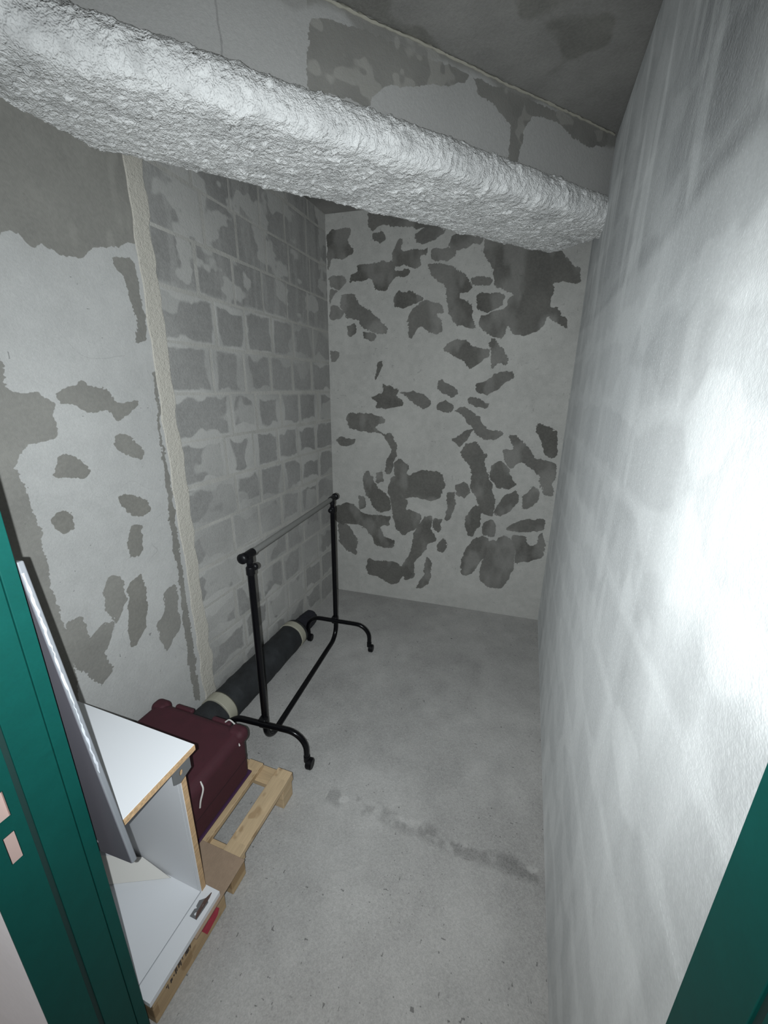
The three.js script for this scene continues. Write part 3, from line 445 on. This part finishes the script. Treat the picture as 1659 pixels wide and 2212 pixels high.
{ // rolled carpet along the left wall
  const t = thing('rolled_carpet', 'long black rolled-up carpet lying on the floor along the block wall', 'carpet', [-1.285, 0, -1.62]);
  const roll = (z0, z1, r, ux, uy, N = 90, amp = 0.010, end = 1) => {
    const K = 40, pos = [], idx = [];
    for (let i = 0; i <= N; i++) { const s = i / N, z = mix(z0, z1, s), R = r(s), cy = R * 0.97, cxx = ux(s);
      for (let k = 0; k <= K; k++) { const a = k / K * Math.PI * 2, kk = (k % K) / K * 6.2; let q = R + (fbm(z * 9 + 3, kk * 1.6, 3) - 0.5) * amp + (fbm(z * 34, kk * 3.5, 2) - 0.5) * amp * 0.5; if (k === 0 || k === K) q = R + (fbm(z * 9 + 3, 0, 3) - 0.5) * amp + (fbm(z * 34, 0, 2) - 0.5) * amp * 0.5; const bl = Math.min(1, Math.min(k, K - k) / 5); q = mix(R, q, bl); pos.push(cxx + Math.sin(a) * q, Math.max(0.001, cy - uy + Math.cos(a) * q), z); } }
    for (let i = 0; i < N; i++) for (let k = 0; k < K; k++) { const a = i * (K + 1) + k, b = a + K + 1; idx.push(a, b, a + 1, b, b + 1, a + 1); }
    for (const e of [0, N]) { const c = pos.length / 3, b = e * (K + 1); pos.push(ux(e / N), r(e / N) * 0.97 - uy, mix(z0, z1, e / N)); for (let k = 0; k < K; k++) e ? idx.push(c, b + k + 1, b + k) : idx.push(c, b + k, b + k + 1); }
    const g = new THREE.BufferGeometry(); g.setAttribute('position', new THREE.Float32BufferAttribute(pos, 3)); g.setIndex(idx); g.computeVertexNormals(); setUV(g, (x, y, z) => [x * 3, z * 3]); return g.translate(1.285, 0, 1.62);
  };
  const dk = (r, g, b, k) => { const q = paint(256, 256, 0.33, 0.33, (u, v, o) => { const a = 1 + (noise(u * 800, v * 800) - 0.5) * 0.6 + (fbm(u * 22 + k, v * 22, 3) - 0.5) * 1.1; o[0] = r * a; o[1] = g * a; o[2] = b * a; }); q.wrapS = q.wrapT = THREE.RepeatWrapping; return std({ map: q, roughness: 0.7 }); };
  const body = dk(0.020, 0.022, 0.024, 0), bag = dk(0.010, 0.010, 0.016, 9);
  const cx = (z) => mix(-1.290, -1.294, clamp((-z - 1.0) / 1.2));
  part('roll', roll(-1.05, -1.96, () => 0.0855, (s) => cx(mix(-1.05, -1.96, s)), 0), body, t);
  part('bag_end', roll(-1.955, -2.215, (s) => mix(0.064, 0.053, s) * (s > 0.9 ? 1 - (s - 0.9) * 2.5 : 1), (s) => -1.320, 0, 40, 0.016), bag, t, 'dark bag pulled over the end');
  const tape = std({ color: L(0.36, 0.345, 0.275), roughness: 0.5 });
  part('tape_band', roll(-1.205, -1.262, () => 0.0890, (s) => cx(-1.23), -0.0, 8, 0.003), tape, t, 'beige tape band');
  part('tape_band', roll(-1.885, -1.935, () => 0.0888, (s) => cx(-1.91), -0.0, 8, 0.003), tape, t, 'beige tape band');
}
{ // clothes rack
  const t = thing('clothes_rack', 'black tubular clothes rack on castors with a grey metal rail', 'clothes rack', [-1.0115, 0, -1.615], 0.0777);
  const black = phys({ color: L(0.0035, 0.0035, 0.0045), roughness: 0.22, specularIntensity: 0.45 }), plastic = phys({ color: L(0.005, 0.005, 0.006), roughness: 0.4, specularIntensity: 0.4 }), steel = phys({ color: L(0.19, 0.19, 0.18), metalness: 0.2, roughness: 0.45, specularIntensity: 0.6 });
  const H = 0.4315, R = 0.0142, yb = 0.052, br = 0.085;
  const pts = [V(0, 0.925, H), V(0, 0.70, H), V(0, 0.45, H), V(0, yb + br + 0.06, H)];
  for (let i = 0; i <= 8; i++) { const a = i / 8 * Math.PI / 2; pts.push(V(0, yb + br - Math.sin(a) * br, H - br + Math.cos(a) * br)); }
  pts.push(V(0, yb, H - br - 0.06), V(0, yb, 0), V(0, yb, -H + br + 0.06));
  for (let i = 0; i <= 8; i++) { const a = i / 8 * Math.PI / 2; pts.push(V(0, yb + br - Math.cos(a) * br, -H + br - Math.sin(a) * br)); }
  pts.push(V(0, yb + br + 0.06, -H), V(0, 0.45, -H), V(0, 0.70, -H), V(0, 0.925, -H));
  part('frame', tube(pts, R, 260, 16), black, t);
  for (const s of [1, -1]) {
    const zf = s * H + 0.027, yf = 0.185, hs = s > 0 ? 0.213 : 0.238, hl = 0.188, rb = 0.088, f = [];
    f.push(V(-hl, 0.045, zf)); f.push(V(-hl, yf - rb - 0.012, zf));
    for (let i = 0; i <= 7; i++) { const a = i / 7 * Math.PI / 2; f.push(V(-hl + rb - Math.cos(a) * rb, yf - rb + Math.sin(a) * rb, zf)); }
    f.push(V(-0.06, yf, zf), V(0.06, yf, zf));
    for (let i = 0; i <= 7; i++) { const a = i / 7 * Math.PI / 2; f.push(V(hs - rb + Math.sin(a) * rb, yf - rb + Math.cos(a) * rb, zf)); }
    f.push(V(hs, yf - rb - 0.012, zf), V(hs, 0.045, zf));
    const foot = part('foot', tube(f, 0.0128, 160, 14), black, t);
    part('clamp', rbox(-0.019, 0.019, yf - 0.024, yf + 0.024, s * H - 0.004, zf + 0.004, 0.008), plastic, t);
    for (const x of [-hl, hs]) { part('castor', mergeGeometries([cyl(0.0250, 0.0250, 0.020, [x + 0.012, 0.0250, zf], 'x', 28), cyl(0.0215, 0.0215, 0.028, [x + 0.012, 0.0250, zf], 'x', 24), cyl(0.0145, 0.0145, 0.03, [x, 0.052, zf], 'y', 20)]), plastic, t, 'black castor'); }
    // telescopic top post, collar and knob
    part('top_post', cyl(0.0125, 0.0125, 0.16, [0, 0.92, s * H], 'y', 20), black, t);
    part('collar', new THREE.LatheGeometry([[0.0145, 0], [0.0175, 0.003], [0.0175, 0.032], [0.015, 0.036], [0.012, 0.036]].map(([a, b]) => new THREE.Vector2(a, b)), 24).translate(0, 0.912, s * H), plastic, t);
    const k = new THREE.SphereGeometry(0.0155, 18, 14); k.scale(1, 1, 0.8); k.translate(0, 0.934, s * (H - 0.030)); part('knob', mergeGeometries([k, cyl(0.007, 0.007, 0.02, [0, 0.934, s * (H - 0.016)], 'z', 12)]), plastic, t, 'round clamping knob');
    part('tee', mergeGeometries([cyl(0.0168, 0.0168, 0.052, [0, 1.0, s * H], 'z', 22), cyl(0.0150, 0.0150, 0.03, [0, 0.982, s * H], 'y', 22)]), plastic, t);
    const cap = new THREE.SphereGeometry(0.0215, 20, 14); cap.scale(1, 1, 0.55); cap.translate(0, 1.0, s * (H + 0.046)); part('end_cap', mergeGeometries([cap, cyl(0.011, 0.011, 0.03, [0, 1.0, s * (H + 0.03)], 'z', 16)]), plastic, t);
  }
  part('rail', cyl(0.0132, 0.0132, 2 * H + 0.02, [0, 1.0, 0], 'z', 24), steel, t, 'grey metal rail');
}
renderer.render(scene, camera);
